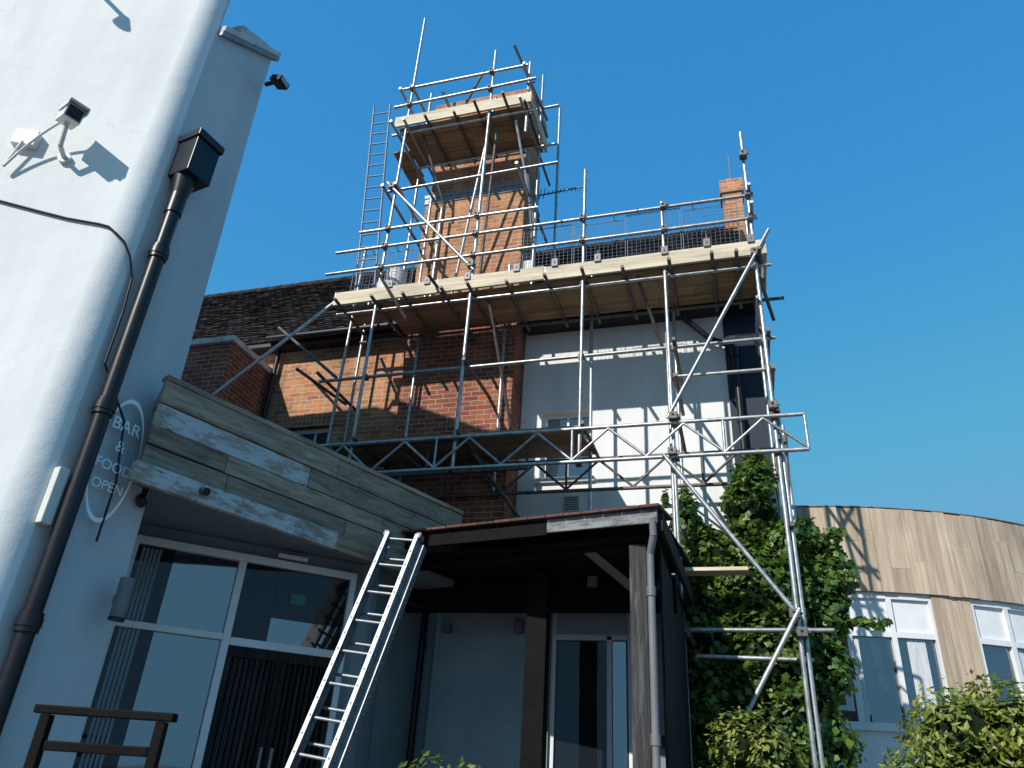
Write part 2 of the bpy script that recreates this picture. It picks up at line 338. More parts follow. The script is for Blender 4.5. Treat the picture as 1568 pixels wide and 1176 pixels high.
def onA(t,off=0): return V((C.x+UA[0]*t+NA[0]*off,C.y+UA[1]*t+NA[1]*off))
def onB(t,off=0): return V((C.x+bu.x*t+bn.x*off,C.y+bu.y*t+bn.y*off))
def p3(p,z): return (p.x,p.y,z)
w=MB(); p=onB(.23,.06)
w.tube(p3(p,-1.6),p3(p,3.75),.052,0,16)
for z in (3.2,1.95,.6,-.7): w.tube(p3(p,z),p3(p,z+.11),.064,0,16); w.tube(p3(p,z+.03),p3(p,z+.08),.070,0,16)
w.tube(p3(p,3.62),p3(p,3.8),.062,0,16); w.tube(p3(p,3.8),p3(p,3.98),.062,0,16,.09)
o=onB(.25,-.03)
w.ob((o.x,o.y),bu,.11,bn,.22,3.96,4.34,0,-.11,0); w.ob((o.x,o.y),bu,.125,bn,.24,4.30,4.37,0,-.125,-.01)
w.build('drainpipe',['pipe'],None,.006)
w=MB(); a=onA(-1.25); b_=onA(-1.25,.55); w.tube(p3(a,6.0),p3(b_,6.05),.02); w.tube(p3(b_,6.06),p3(b_,5.96),.03,0,12,.06); w.build('shadow_arm',['grey'],None)  # arm above the view, added to cast a shadow streak on the wall
# CCTV camera
w=MB()
wn=V((NA[0],NA[1],0))
q=V((-4.389,2.776,4.10)); dr=V((.90,-.36,-.24)).normalized()
side=dr.cross(V((0,0,1))).normalized(); up=side.cross(dr)
def cbox(c,l,wd,h,mi,tz=0):
    w.add([c+dr*a*l/2+side*b*wd/2+up*cc*h/2 for a in (-1,1) for b in (-1,1) for cc in (-1,1)],[(0,1,3,2),(4,6,7,5),(0,4,5,1),(2,3,7,6),(0,2,6,4),(1,5,7,3)],mi)
cbox(q,.17,.12,.115,0); cbox(q+up*.072+dr*.015,.21,.14,.014,0); cbox(q+up*.045+side*.068+dr*.015,.20,.009,.045,0); cbox(q+up*.045-side*.068+dr*.015,.20,.009,.045,0)
cbox(q+dr*.088,.01,.10,.09,1); w.tube(q+dr*.09,q+dr*.102,.034,1,16)
bs=V((-4.498,2.944,3.86))
w.tube(bs,bs+wn*.03,.045,0,14); w.path([bs+wn*.03,bs+wn*.12+V((0,0,.02)),q-up*.055],.018,0,10)
jb=V((-4.765,2.819,3.97)); w.ob((jb.x,jb.y),UA,.08,NA,.06,3.90,4.04,0,-.08,0)
P0=jb+wn*.06+V((0,0,-.05)); P3=q-dr*.085
cp=[]
for t in np.linspace(0,1,15):
    a=P0*(1-t)**3+(P0+V((-.12,-.02,-.55)))*3*t*(1-t)**2+(P3+V((-.30,-.05,-.22)))*3*t*t*(1-t)+P3*t**3
    cp.append(a)
w.path(cp,.010,0,8)
w.build('cctv_camera',['cream','pipe'],None,.003)
w=MB()
pts=[p3(onA(-4,.012),3.5)]+[p3(onA(t,.012),z) for t,z in ((-2,3.46),(-1.2,3.42),(-.9,3.40),(-.6,3.355),(-.42,3.33),(-.2,3.32))]
for i in (0,3,6,9,12):
    x,y=arc[i]; cx_=V((x,y))-cen; cx_=cx_/cx_.length*.012; pts.append((x+cx_.x,y+cx_.y,3.31-.015*i if i<9 else 3.13-.05*(i-9)))
pts+=[p3(onB(.15,.02),2.7),p3(onB(.155,.02),2.3),p3(onB(.42,.012),2.0),p3(onB(.5,.012),1.6),p3(onB(.5,.012),1.2)]
w.path(pts,.008,0,6); w.build('wall_cable',['pipe'])
w=MB(); o=onB(.14,.0); w.ob((o.x,o.y),bu,.03,bn,.045,1.2,1.55,0,-.04,-.02); w.build('electrical_box',['cream'],None,.006)
w=MB(); o=V((-3.93,3.99,5.72)); w.beam(o,o+V((.2,-.02,-.02)),.03,.03,0); w.beam(o+V((.14,-.04,-.05)),o+V((.26,-.05,-.10)),.13,.06,0); w.beam(o+V((.265,-.05,-.10)),o+V((.27,-.05,-.102)),.11,.045,1); w.build('floodlight',['pipe','glass'],None,.004)
w=MB(); w.tube((-3.72,3.9,.78),(-3.72,3.9,1.02),.045,0,16); w.tube((-3.72,3.9,.76),(-3.72,3.9,.779),.05,1,16); w.beam((-3.82,3.96,.9),(-3.7,3.9,.9),.05,.05,0); w.build('wall_lantern',['grey','pipe'],None,.003)
sg=empty('building_sign')
for bd,zz,ss in (('BAR',1.93,.12),('&',1.79,.11),('FOOD',1.65,.095),('OPEN',1.52,.09)):
    cu=bpy.data.curves.new('lettering','FONT'); cu.body=bd; cu.size=ss; cu.extrude=.001; cu.align_x='CENTER'
    ob=bpy.data.objects.new('lettering',cu); SC.collection.objects.link(ob); cu.materials.append(M['signw'])
    pp=onB(.45,.016); mx=Matrix(((bu.x,0,bn.x,pp.x),(bu.y,0,bn.y,pp.y),(0,1,0,zz+EY),(0,0,0,1))); ob.matrix_world=mx; ob.parent=sg
w=MB()
for k in range(48):
    a=2*math.pi*k/48; b_=2*math.pi*(k+1)/48
    q=lambda an,r: p3(onB(.45+math.cos(an)*r*.38,.014),1.74+math.sin(an)*r)
    w.add([q(a,.40),q(b_,.40),q(b_,.43),q(a,.43)],[(0,1,2,3)])
w.build('ring',['signw'],sg)
# ---------------------------------------------------------------- canopy (reclaimed boards) + doors
CA=empty('timber_canopy')
c0=V((-3.76,3.73)); c1=V((-2.64,6.8)); cl=(c1-c0).length; cu_=(c1-c0).normalized(); cn=V((cu_.y,-cu_.x))
wA=MB(); rows=[(2.19,2.36),(2.02,2.185),(1.88,2.015),(1.74,1.875)]
random.seed(11)
for r,(z0,z1) in enumerate(rows):
    cuts=[0]+sorted(random.uniform(.5,cl-.3) for _ in range(2))+[cl]
    if r==1: cuts=[0,1.35,cl]
    for k in range(len(cuts)-1):
        mi=1 if (r==1 and k==0) else 0
        of=random.uniform(0,.012)
        wA.ob((c0.x,c0.y),cu_,cuts[k+1]-.003,cn,.03+of,z0+random.uniform(0,.006),z1,mi,cuts[k]+.003,0)
wA.ob((c0.x,c0.y),cu_,1.7,cn,.085,1.60,1.735,1,-.05,.032)
wA.ob((c0.x,c0.y),cu_,2.6,cn,.075,1.60,1.735,0,1.706,.032)
wA.ob((c0.x,c0.y),cu_,cl,cn,.05,2.362,2.40,0,-.0,-.03)
wA.build('fascia_boards',['canopy','canopyw'],CA,.004)
w=MB(); w.prism([(c0.x,c0.y),(c1.x,c1.y),(-7.2,8.3),(-7.2,4.8),(-4.6,4.5)][::1],1.66,1.73,0); w.build('soffit',['greypaint'],CA)
w=MB(); w.prism([(c0.x-.02,c0.y+.02),(c1.x-.02,c1.y),(-7.2,8.3),(-7.2,4.8),(-4.6,4.5)],2.2,2.3,0); w.build('flat_roof',['lead'],CA)
w=MB()
p=c0+cu_*.45+cn*.09; w.tube((p.x,p.y,1.68),(p.x+.06,p.y-.03,1.66),.028,0,12)
p=c0+cu_*.2-cn*.2; w.tube((p.x,p.y,1.66),(p.x,p.y,1.6),.02,0,10); w.tube((p.x-.03,p.y,1.6),(p.x+.05,p.y-.05,1.54),.035,0,14)
w.build('canopy_spotlights',['pipe'],CA)
U=(s2,s2); Nn=(s2,-s2)
D0=V((-4.47,4.62)); DL=1.80
DW=empty('entrance_doors')
du=V(U); dn=V(Nn)
w=MB()
w.ob(D0,du,2.0,dn,-.05,1.55,1.655,0,-.4,-.2)
w.ob(D0,du,0,dn,-.05,-1.6,1.55,0,-.4,-.2)
w.ob(D0,du,2.0,dn,-.05,-1.6,1.55,0,DL,-.2)
w.prism([(-3.08,6.0),(-3.06,6.06),(-3.26,7.7),(-3.4,7.7),(-3.25,5.95)],-1.6,1.655,0)
w.build('door_surround_wall',['greypaint'],DW)
w=MB()
def ff(a,b,z0,z1,off=0,mi=0): w.ob(D0,du,b,dn,.03+off,z0,z1,mi,a,-.04)
ff(0,DL,1.49,1.55); ff(0,.05,-1.6,1.49); ff(DL-.05,DL,-1.6,1.49); ff(.81,.87,-1.6,1.49)
ff(.05,.81,.87,.92); ff(.87,DL-.05,.84,.90)
ff(.05,.81,-1.2,-1.12)
w.build('door_frame',['upvc'],DW,.005)
w=MB()
def gp(a,b,z0,z1,mi=0,off=-.012): w.ob(D0,du,b,dn,off,z0,z1,mi,a,off-.008)
gp(.05,.32,.92,1.49,1); gp(.323,.81,.92,1.49,0); gp(.05,.32,-1.12,.87,1); gp(.323,.81,-1.12,.87,0)  # panes split into duller and brighter glass to imitate a divided reflection
gp(.87,1.15,.90,1.49,1); gp(1.153,DL-.05,.90,1.09,0); gp(1.153,DL-.05,1.093,1.49,1)
w.build('door_glass',['glass','glassd'],DW)
w=MB()
for k in range(5): w.ob(D0,du,.085+k*.03+.02,dn,-.006-.003*(k%2),-1.1,1.47,0,.085+k*.03,-.0115)
w.build('door_curtain',['greypaint'],DW)
w=MB(); w.ob(D0,du,1.40,dn,-.006,1.22,1.30,0,1.28,-.01); w.build('exit_sign',['green'],DW)
w=MB(); w.ob(D0,du,1.35,dn,.05,1.57,1.6,0,1.1,-.0)
for a,b in ((.875,1.30),(1.305,DL-.055)):
    w.ob(D0,du,b,dn,-.03,-1.6,.83,3,a,-.05)
    w.ob(D0,du,b,dn,.02,.76,.835,1,a,-.02); w.ob(D0,du,a+.04,dn,.019,-1.6,.758,1,a,-.02); w.ob(D0,du,b,dn,.019,-1.6,.758,1,b-.04,-.02)
    k=a+.055
    while k<b-.06: w.ob(D0,du,k+.024,dn,.012,-1.55,.757,1,k,-.012); k+=.043
for a in (1.26,1.34):
    P=D0+du*a; w.tube(p3(P+dn*.07,-.35),p3(P+dn*.07,.15),.013,2); w.tube(p3(P+dn*.0,-.3),p3(P+dn*.07,-.3),.01,2); w.tube(p3(P,.1),p3(P+dn*.07,.1),.01,2)
w.build('barred_gate_doors',['upvc','darkw','alu','glassd'],DW,.002)
# ---------------------------------------------------------------- porch
PO=empty('timber_porch')
L0=V((-2.85,6.09)); R0=V((-.56,5.63)); pl=(R0-L0).length; pu=(R0-L0).normalized(); pn=V((pu.y,-pu.x))
w=MB()
w.ob(L0,pu,1.40,pn,.03,1.82,1.95,2,0,0); w.ob(L0,pu,pl,pn,.03,1.84,1.95,0,1.403,0)  # left length is near-black in place of a shadow falling on it
w.ob(L0,pu,pl-.1,pn,-.1,1.66,1.797,2,0.05,-.16)
sb=V((-.50,8.3)); w.beam((R0.x+.015,R0.y+.03,1.87),(sb.x,sb.y,1.87),.035,.16,1)
w.build('fascia',['fasc','darkw','dark'],PO,.004)
w=MB(); k=-.03
while k<pl+.02:
    w.ob(L0,pu,k+.155,pn,.075,1.953,1.972+random.uniform(0,.006),0,k,-.3); k+=.16
w.build('roof_edge_tiles',['redtile'],PO,.004)
w=MB()
w.add([(L0.x,L0.y,1.95),(R0.x,R0.y,1.95),(sb.x,9.69,2.5),(L0.x-.2,9.69,2.5)],[(0,1,2,3)])
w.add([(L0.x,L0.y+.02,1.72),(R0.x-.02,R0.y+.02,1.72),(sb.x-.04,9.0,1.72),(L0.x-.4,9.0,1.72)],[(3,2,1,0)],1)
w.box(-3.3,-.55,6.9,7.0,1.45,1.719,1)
w.build('porch_roof',['tile','dark'],PO)
w=MB()
w.box(-.80,-.67,5.72,5.85,-1.6,1.71,0); w.beam((-.745,5.79,1.35),(-1.15,5.86,1.70),.07,.07,1)
w.box(-1.80,-1.62,6.45,6.6,-1.6,1.71,1)
w.build('posts',['post','dark'],PO,.006)
w=MB()
y=5.95
while y<8.2:
    w.box(-.60,-.58,y,y+.09,-1.6,1.75,0); y+=.115
for z in (-.9,.3,1.4): w.box(-.62,-.601,5.9,8.2,z,z+.08,0)
w.build('slatted_screen',['darkw'],PO)
w=MB(); w.path([(-.60,5.6,1.85),(-.60,5.62,1.74),(-.635,5.68,1.62),(-.635,5.68,1.5),(-.635,5.68,-1.6)],.028,0,12)
for z in (1.3,.3): w.tube((-.635,5.68,z),(-.635,5.68,z+.07),.035,0,12)
w.build('porch_downpipe',['grey'],PO)
BY=7.6
w=MB(); w.box(-3.3,-1.86,BY,BY+.15,-1.6,1.715); w.box(-1.86,-.62,BY,BY+.15,1.62,1.715); w.box(-1.05,-.62,BY,BY+.15,-1.6,1.62)
w.build('porch_back_wall',['greypaint'],PO)
w=MB()
w.box(-3.04,-1.95,BY-.035,BY-.002,-.45,1.60,0); w.box(-3.06,-1.95,BY-.05,BY-.036,1.58,1.64,0); w.box(-3.08,-3.03,BY-.05,BY-.036,-.45,1.58,0)
w.box(-1.98,-1.95,BY-.05,BY-.036,-.45,1.58,0)
w.build('panelled_shutter',['tealpaint'],PO,.005)
w=MB(); w.tube((-3.22,BY-.06,-1.6),(-3.22,BY-.06,1.7),.04,0,12)
for z in (1.2,-.2): w.tube((-3.22,BY-.06,z),(-3.22,BY-.06,z+.08),.05,0,12)
w.path([(-3.5,6.7,1.45),(-3.12,6.6,1.5),(-3.0,6.9,1.5)],.03)
w.build('soil_pipe',['pipe'],PO)
w=MB(); sash(w,-1.86,-1.05,BY+.04,-1.5,1.62,.05,0,1,0,0)
w.box(-1.30,-1.25,BY+.02,BY+.1,-1.43,1.36,0); w.box(-1.81,-1.10,BY+.02,BY+.1,1.32,1.37,0); w.box(-1.81,-1.10,BY+.021,BY+.1,-.15,-.10,0)
w.box(-1.81,-1.10,BY+.02,BY+.068,1.37,1.57,3)
w.box(-1.245,-1.11,BY+.025,BY+.068,-.1,1.31,4)
w.tube((-1.35,BY-.03,-.2),(-1.35,BY-.03,.1),.014,2)
w.build('porch_glazed_door',['upvc','glassd','alu','tealpaint','glass'],PO,.004)
w=MB(); w.box(-2.98,-2.90,BY-.12,BY-.04,1.36,1.45); w.box(-2.22,-2.13,BY-.12,BY-.04,1.36,1.48); w.tube((-1.25,6.6,1.68),(-1.25,6.6,1.6),.05); w.build('alarm_box',['grey'],PO,.006)
w=MB(); w.tube((-3.06,6.35,1.3),(-3.06,6.35,-.3),.009); w.box(-3.08,-3.03,6.3,6.4,-.42,-.3); w.build('conduit',['grey'],PO)

# ---------------------------------------------------------------- extension ladder
LA=MB()
ft=V((-3.04,4.58,-1.6)); tp=V((-2.66,5.67,1.77)); ax=(tp-ft).normalized(); wdir=V((1,.02,0)).normalized(); wdir=(wdir-ax*wdir.dot(ax)).normalized(); nrm=wdir.cross(ax).normalized()
LL=(tp-ft).length
if nrm.y>0: nrm=-nrm
for sec,(s0,s1_,wd,off) in enumerate(((0,LL-.05,.375,0),(.3,LL,.30,.075),)):
    for sd in (-1,1):
        a=ft+ax*s0+wdir*sd*wd/2+nrm*off; b_=ft+ax*s1_+wdir*sd*wd/2+nrm*off
        LA.beam(a,b_,.075,.008,0,wdir)
        for fl in (-1,1):
            LA.beam(a+nrm*fl*.034-wdir*sd*.014,b_+nrm*fl*.034-wdir*sd*.014,.010,.032,0,wdir)
        k=s0+.12+.1*sec
        while k<s1_-.05:
            c=ft+ax*k+wdir*sd*(wd/2+.004)+nrm*off; LA.tube(c,c+wdir*sd*.012,.012,1,8)
            c=ft+ax*k+wdir*sd*(wd/2-.014)+nrm*(off+.0385); LA.tube(c,c+nrm*.004,.009,1,8); k+=.125
    k=s0+.12+.1*sec
    while k<s1_-.02:
        c=ft+ax*k+nrm*off; LA.tube(c-wdir*wd/2,c+wdir*wd/2,.012,0,8); k+=.25
for sd in (-1,1):
    LA.beam(ft+wdir*sd*.19-ax*.03,ft+wdir*sd*.19+ax*.08,.05,.09,1,nrm); LA.beam(tp+wdir*sd*.15+nrm*.07-ax*.03,tp+wdir*sd*.15+nrm*.07+ax*.015,.04,.085,1,nrm)
    LA.beam(ft+ax*1.0+wdir*sd*.2+nrm*.035-ax*.05,ft+ax*1.0+wdir*sd*.2+nrm*.035+ax*.05,.03,.13,1,wdir)
LA.build('extension_ladder',['alu','grey'],None)
w=MB()
a=V((-3.02,2.92)); b_=V((-2.50,3.10)); dd=(b_-a).normalized(); n2=V((dd.y,-dd.x)); LN=(b_-a).length
w.ob(a,dd,LN+.03,n2,.05,.165,.2,0,-.03,-.02); w.ob(a,dd,.045,n2,.04,-1.6,.162,0,0,-.01); w.ob(a,dd,LN,n2,.04,-1.6,.162,0,LN-.045,-.01); w.ob(a,dd,LN-.05,n2,.03,.02,.06,0,.05,0)
w.ob(a,dd,LN-.05,n2,.03,-.6,-.53,0,.05,0); w.build('wooden_rail',['dark'],None,.005)

# ---------------------------------------------------------------- curved timber building
CB=empty('curved_timber_building')
cc=V((.5,16.5)); RR=5.7
def cp_(deg,r=RR): a=math.radians(deg); return (cc.x+r*math.sin(a),cc.y-r*math.cos(a))
def arcbox(mb,d0,d1,r0,r1,z0,z1,mi=0,n=1):
    for i in range(n):
        a=d0+(d1-d0)*i/n; b=d0+(d1-d0)*(i+1)/n
        q=[cp_(a,r0),cp_(b,r0),cp_(b,r1),cp_(a,r1)]
        mb.prism(q,z0,z1,mi)
w=MB(); random.seed(5); d=-12
while d<75:
    ww=random.choice([1.7,2.0,2.3,2.6]); o=random.uniform(0,.02)
    zz=3.70+random.uniform(-.012,.012)
    if random.random()<.35:
        zs=random.uniform(2.85,3.4); arcbox(w,d,d+ww-.05,RR-.03,RR+o,2.55,zs-.004); arcbox(w,d,d+ww-.05,RR-.03,RR+o*.5,zs,zz)
    else: arcbox(w,d,d+ww-.05,RR-.03,RR+o,2.55+random.uniform(-.01,.005),zz)
    d+=ww
w.build('cladding_upper',['clad'],CB)
w=MB()
arcbox(w,-12,75,RR-.3,RR-.032,2.6,3.66,0,60)
arcbox(w,-12,75,RR-.5,RR-.30,-1.6,2.6,0,60)
w.build('structure',['dark'],CB)
w=MB(); arcbox(w,-12,75,RR-.25,RR+.015,3.713,3.725,0,60); w.build('parapet_cap',['lead'],CB)
piers=[(-12,2.5),(19.6,25.2),(41,46),(60,75)]
w=MB()
for a,b in piers:
    d=a
    while d<b-.3:
        ww=min(1.85,b-d); arcbox(w,d,d+ww-.07,RR-.05,RR-.035+random.uniform(0,.015),-1.6,2.548); d+=1.85
w.build('cladding_piers',['clad'],CB)
w=MB(); w2=MB(); w3=MB()
for a,b in ((2.5,19.6),(25.2,41),(46,60)):
    arcbox(w,a,b,RR-.13,RR-.04,2.47,2.548,0,8); arcbox(w,a,b,RR-.13,RR-.04,1.98,2.05,0,8); arcbox(w,a,b,RR-.13,RR-.0,.86,.95,0,8)
    k=int(round((b-a)/5.6)); 
    for i in range(k+1):
        dd=a+(b-a)*i/k; arcbox(w,max(a,dd-.33),min(b,dd+.33),RR-.132,RR-.037,.95,2.468,0)
    arcbox(w2,a,b,RR-.11,RR-.09,.95,1.98,0,12); arcbox(w,a,b,RR-.1,RR-.08,2.05,2.47,0,12)
    arcbox(w,a,b,RR-.13,RR-.06,-1.6,.86,0,8)
w.build('window_frames',['upvc'],CB); w2.build('window_glass',['glass'],CB)
w=MB()
for a,b in ((15.6,17.8),(8,9.2),(30,32)):
    d=a
    while d<b:
        r_=RR-.086+.006*random.random(); arcbox(w,d,d+.16,r_-.01,r_+.004*random.random(),.96,1.97); d+=.2
w.build('curtains',['curtain'],CB)

# ---------------------------------------------------------------- scaffolding
SF=empty('scaffolding')
T=MB(); T2=MB(); K=MB()
F=8.2; Bk=9.12
def coup(x,y,z,r=.038):
    K.box(x-r,x+r,y-r*1.1,y+r*1.1,z-r*.9,z+r*.9); K.tube((x+r,y-.02,z),(x+r+.03,y-.02,z),.012,0,6); K.tube((x-.01,y-r-.03,z+.02),(x-.01,y-r,z+.02),.014,0,6)
fx=[-4.82,-3.35,-1.73,-.59,.53]
tops=[12.66,11.3,8.16,7.32,8.4]
for x,t in zip(fx,tops):
    base=3.42 if x<-1 else -1.6
    T.tube((x,F,base),(x+random.uniform(-.03,.03),F,t))
T.tube((.60,F+.06,-1.6),(.58,F+.06,3.95)); T.tube((-.64,F+.05,2.0),(-.63,F+.05,5.2))
for x,t0,t1 in ((-5.5,3.9,6.9),(-3.1,3.5,7.3),(-1.77,1.9,7.1),(-.59,-1.6,7.0),(.53,-1.6,7.6),(.68,-1.6,4.2),(-4.5,3.5,7.2)):
    T.tube((x,Bk,t0),(x,Bk,t1))
T.tube((-5.45,8.6,3.9),(-5.42,8.6,7.6))
for (x0,x1,z,y) in ((-5.55,.66,4.95,F+.05),(-5.5,.72,6.09,F+.05),(-5.75,.62,6.80,F-.05),(-5.65,.60,7.20,F-.05),
                    (-.62,.62,4.55,F+.05),(-.62,.85,1.52,F-.05),(-.5,.66,1.32,F+.3)):
    T.tube((x0,y,z),(x1,y+random.uniform(-.01,.01),z+random.uniform(-.03,.03)))
    for x in fx:
        if x0<x<x1: coup(x,y,z)
for (x0,x1,z) in ((-5.5,.9,6.09),(-.6,.6,1.5),(-2.9,.6,7.1)):
    T2.tube((x0,Bk-.05,z),(x1,Bk-.05,z))
for x in (-5.35,-4.78,-4.3,-3.7,-3.3,-2.75,-2.2,-1.68,-1.15,-.54,.0,.3,.58):
    T2.tube((x,F-.22-random.random()*.1,6.13),(x+random.uniform(-.04,.04),Bk+.15,6.13))
for x in (-5.5,-3.30,-.54,.58):
    T2.tube((x,F-.12,5.0),(x,Bk+.2,5.0)); 
for x in (-4.77,-3.3,-1.68,-.54,.58): T2.tube((x,F-.1,3.95),(x,Bk+.2,3.95))
for x in (-.54,.58):
    for z in (1.47,4.5,2.6): T2.tube((x,F-.1,z),(x,Bk+.1,z))
T.tube((.55,F-.3,6.85),(.55,Bk+.2,6.85)); T.tube((.55,F-.2,7.25),(.55,Bk+.2,7.2)); T.tube((.50,F-.1,5.5),(.5,Bk+.4,5.5))
T2.tube((.55,F+.1,6.0),(.75,9.3,5.9))
for (x0,x1,y,z) in ((-5.1,-2.55,F-.05,10.30),(-5.0,-2.7,F-.05,10.72),(-5.1,-2.6,F+.05,9.72),(-5.0,-2.15,F+.05,8.43),(-5.3,-2.4,F-.05,7.55),(-5.0,-2.4,Bk,10.7),(-5.0,-2.4,Bk-.05,9.72)):
    T.tube((x0,y,z),(x1,y,z+random.uniform(-.03,.05)))
    if y<8.5:
        for x in fx[:2]: coup(x,y,z)
for x in (-4.77,-2.75,-5.0): 
    T.tube((x,F-.25,9.74),(x,Bk+.9,9.74)); T.tube((x,F-.15,10.65),(x,Bk+.6,10.65)); T.tube((x,F-.15,8.4),(x,Bk+.9,8.4))
for x,y,a,b_ in ((-2.72,F+.1,9.3,10.95),(-2.72,Bk,6.3,11.6),(-2.66,10.2,7.9,11.9),(-4.95,Bk,6.3,11.7),(-4.95,10.2,8.0,11.8),(-4.6,9.05,6.2,8.9),(-4.35,9.0,6.2,8.6)):
    T.tube((x,y,a),(x,y,b_))
for x in (-4.4,-3.9,-3.5,-3.0,-2.7):
    T2.tube((x,F-.3*random.random()-.1,9.76),(x,Bk+.05,9.76))
br_=[((-4.95,F-.08,8.5),(-3.30,F-.08,6.5)),((-3.3,8.35,10.3),(-3.95,8.9,6.6)),((-3.25,8.4,9.7),(-3.55,9.0,6.9)),((-3.0,F,11.35),(-2.6,Bk,10.4)),((-2.95,9.3,11.7),(-2.7,F,10.3)),
     ((-5.5,F-.05,6.25),(-6.75,7.6,4.5)),((-6.8,8.7,6.3),(-5.35,8.35,5.05)),((.73,F-.1,6.52),(-.66,F-.1,3.92)),((-.72,F-.1,3.46),(.53,F-.1,1.66)),
     ((.55,F-.12,1.72),(-.05,F-.12,.72)),((-1.0,8.3,6.2),(-.6,9.2,4.9)),((-3.1,8.3,6.1),(-2.85,9.1,4.2)),((-3.2,8.5,3.8),(-2.7,9.1,3.1)),((-4.6,8.4,9.8),(-4.3,9.0,8.6)),((-2.9,8.3,9.6),(-2.7,9.0,8.0)),
     ((.5,F,1.5),(.7,Bk,4.1)),((.53,Bk,6.2),(.56,F,3.6)),((-2.5,8.3,7.0),(-2.9,9.1,9.3)),((-4.4,8.5,10.9),(-4.0,9.1,9.9)),((-3.6,8.4,11.1),(-3.9,8.2,9.8))]
for i,(a,b_) in enumerate(br_): (T if i in (0,1,5,7,8,9,14) else T2).tube(a,b_)
for x,z in ((.53,6.2),(-.59,3.95),(-.62,3.5),(.5,1.68),(.55,1.5),(-3.35,6.6),(-4.85,8.4),(.53,4.0),(.53,7.9)): coup(x,F-.07,z,.05)
T2.tube((-4.7,F-.35,6.5),(-4.35,F+.1,5.9)); T2.tube((-3.9,F-.3,6.35),(-3.55,Bk,5.95)); T2.tube((-5.8,8.0,5.05),(-5.45,8.9,4.9))
def truss(y,x0,x1,z0,z1,mb,seg=.43):
    mb.tube((x0,y,z0),(x1,y,z0),.024); mb.tube((x0,y,z1),(x1,y,z1),.024)
    n=int((x1-x0)/seg); s=(x1-x0)/n
    for i in range(n):
        a=x0+i*s
        if i%2==0: mb.tube((a,y,z0+.02),(a+s,y,z1-.02),.017,0,8)
        else: mb.tube((a,y,z1-.02),(a+s,y,z0+.02),.017,0,8)
        if i%4==0: mb.tube((a,y,z0),(a,y,z1),.017,0,8)
    mb.tube((x1,y,z0),(x1,y,z1),.017,0,8)
truss(F-.055,-5.35,.85,3.45,3.88,T); truss(Bk-.02,-5.6,.55,3.45,3.88,T2); truss(8.62,-5.75,-2.5,3.6,4.02,T2)
for x in fx:
    coup(x,F,3.45); coup(x,F,3.88)
T.build('tubes',['steel'],SF); T2.build('old_tubes',['rust'],SF); K.build('couplers',['coupler'],SF,.006)
random.seed(8)
Bd=MB(); Te=MB(); Be=MB()
def deck(x0,x1,y0,y1,z,step=.225,mb=Bd):
    y=y0
    while y<y1-.05:
        xs=[x0,x0+random.uniform(1.0,2.2)]
        while xs[-1]<x1-.8: xs.append(xs[-1]+random.choice([1.5,2.4,2.4]))
        xs=[min(q,x1) for q in xs]; xs[-1]=x1+random.uniform(-.05,.06)
        for a,b_ in zip(xs,xs[1:]):
            zz=z+random.uniform(0,.012)
            mb.box(a+.004,b_-.004,y+.004,y+step-.006,zz,zz+.038)
        y+=step
deck(-4.75,.66,F+.02,9.1,6.17); deck(-5.35,-4.78,F+.05,8.7,6.17)
deck(-4.98,-2.80,F+.02,9.05,9.79); deck(-5.3,-4.99,F+.5,9.6,9.79)
deck(-5.3,-1.75,8.35,9.1,3.99)
Bd.build('scaffold_boards',['board'],SF,.004)
def toe(x0,x1,z,y=F-.035,h=.225):
    L_=[x0]
    while L_[-1]<x1-.9: L_.append(min(x1,L_[-1]+random.uniform(1.5,2.4)))
    L_[-1]=x1
    for a,b_ in zip(L_,L_[1:]):
        dz=random.uniform(-.02,.02); dy=random.uniform(0,.012); Te.box(a+.003,b_-.003,y-.038-dy,y-dy,z+dz,z+h+dz); 
        Be.box(a+.004,a+.02,y-.041-dy,y-.0385-dy,z+dz,z+h+dz)
toe(-5.5,.68,6.18); toe(-5.02,-2.6,9.80)
Te.box(.64,.678,F-.03,9.1,6.19,6.41); Te.box(-2.66,-2.62,F-.03,9.3,9.81,10.02); Te.box(-.56,.1,F+.03,F+.25,2.15,2.19)
Te.build('toe_boards',['toe'],SF,.004)
Cl=MB()
for x in (-4.6,-3.38,-2.65,-2.1,-1.5,-.6,-.05,.5,-4.0):
    z=6.33+random.uniform(0,.05); Cl.box(x-.045,x+.045,F-.105,F-.088,z,z+.13); Cl.tube((x,F-.11,z+.05),(x,F-.06,z+.22),.01,0,6)
Be.build('board_bands',['boardend'],SF); Cl.build('toe_board_clips',['grey'],SF,.004)
W=MB()
def guard(x0,x1,z0,z1,y=F-.005):
    a=x0
    while a<=x1: W.tube((a,y,z0),(a,y,z1),.0026,0,4,cap=False); a+=.06
    z=z0
    while z<=z1: W.tube((x0,y-.004,z),(x1,y-.004,z),.0026,0,4,cap=False); z+=.06
    for q in (x0,x1): W.tube((q,y,z0),(q,y,z1),.006,0,5)
    for q in (z0,z1): W.tube((x0,y,q),(x1,y,q),.006,0,5)
    for q in (x0+.15,x1-.15): W.path([(q,y,z1),(q,y-.08,z1+.06),(q,y-.1,z1)],.006,0,5)
x=-2.60
while x<-.2: guard(x,x+.72,6.42,7.08+.1*random.random()); x+=.75
guard(-5.3,-4.85,6.42,7.1); guard(-4.75,-4.3,6.42,7.1)
guard(-5.0,-4.2,6.42,7.1,Bk)
W.build('brick_guards',['wire'],SF)
w=MB(); w.tube((-4.75,8.3,6.22),(-4.75,8.3,6.55),.13,0,14,.16); w.tube((-4.7,8.45,6.55),(-4.7,8.45,6.9),.14,0,14,.16); w.box(-2.6,-2.45,8.25,8.35,6.45,6.65)
w.build('mortar_buckets',['cream'],SF,.01)
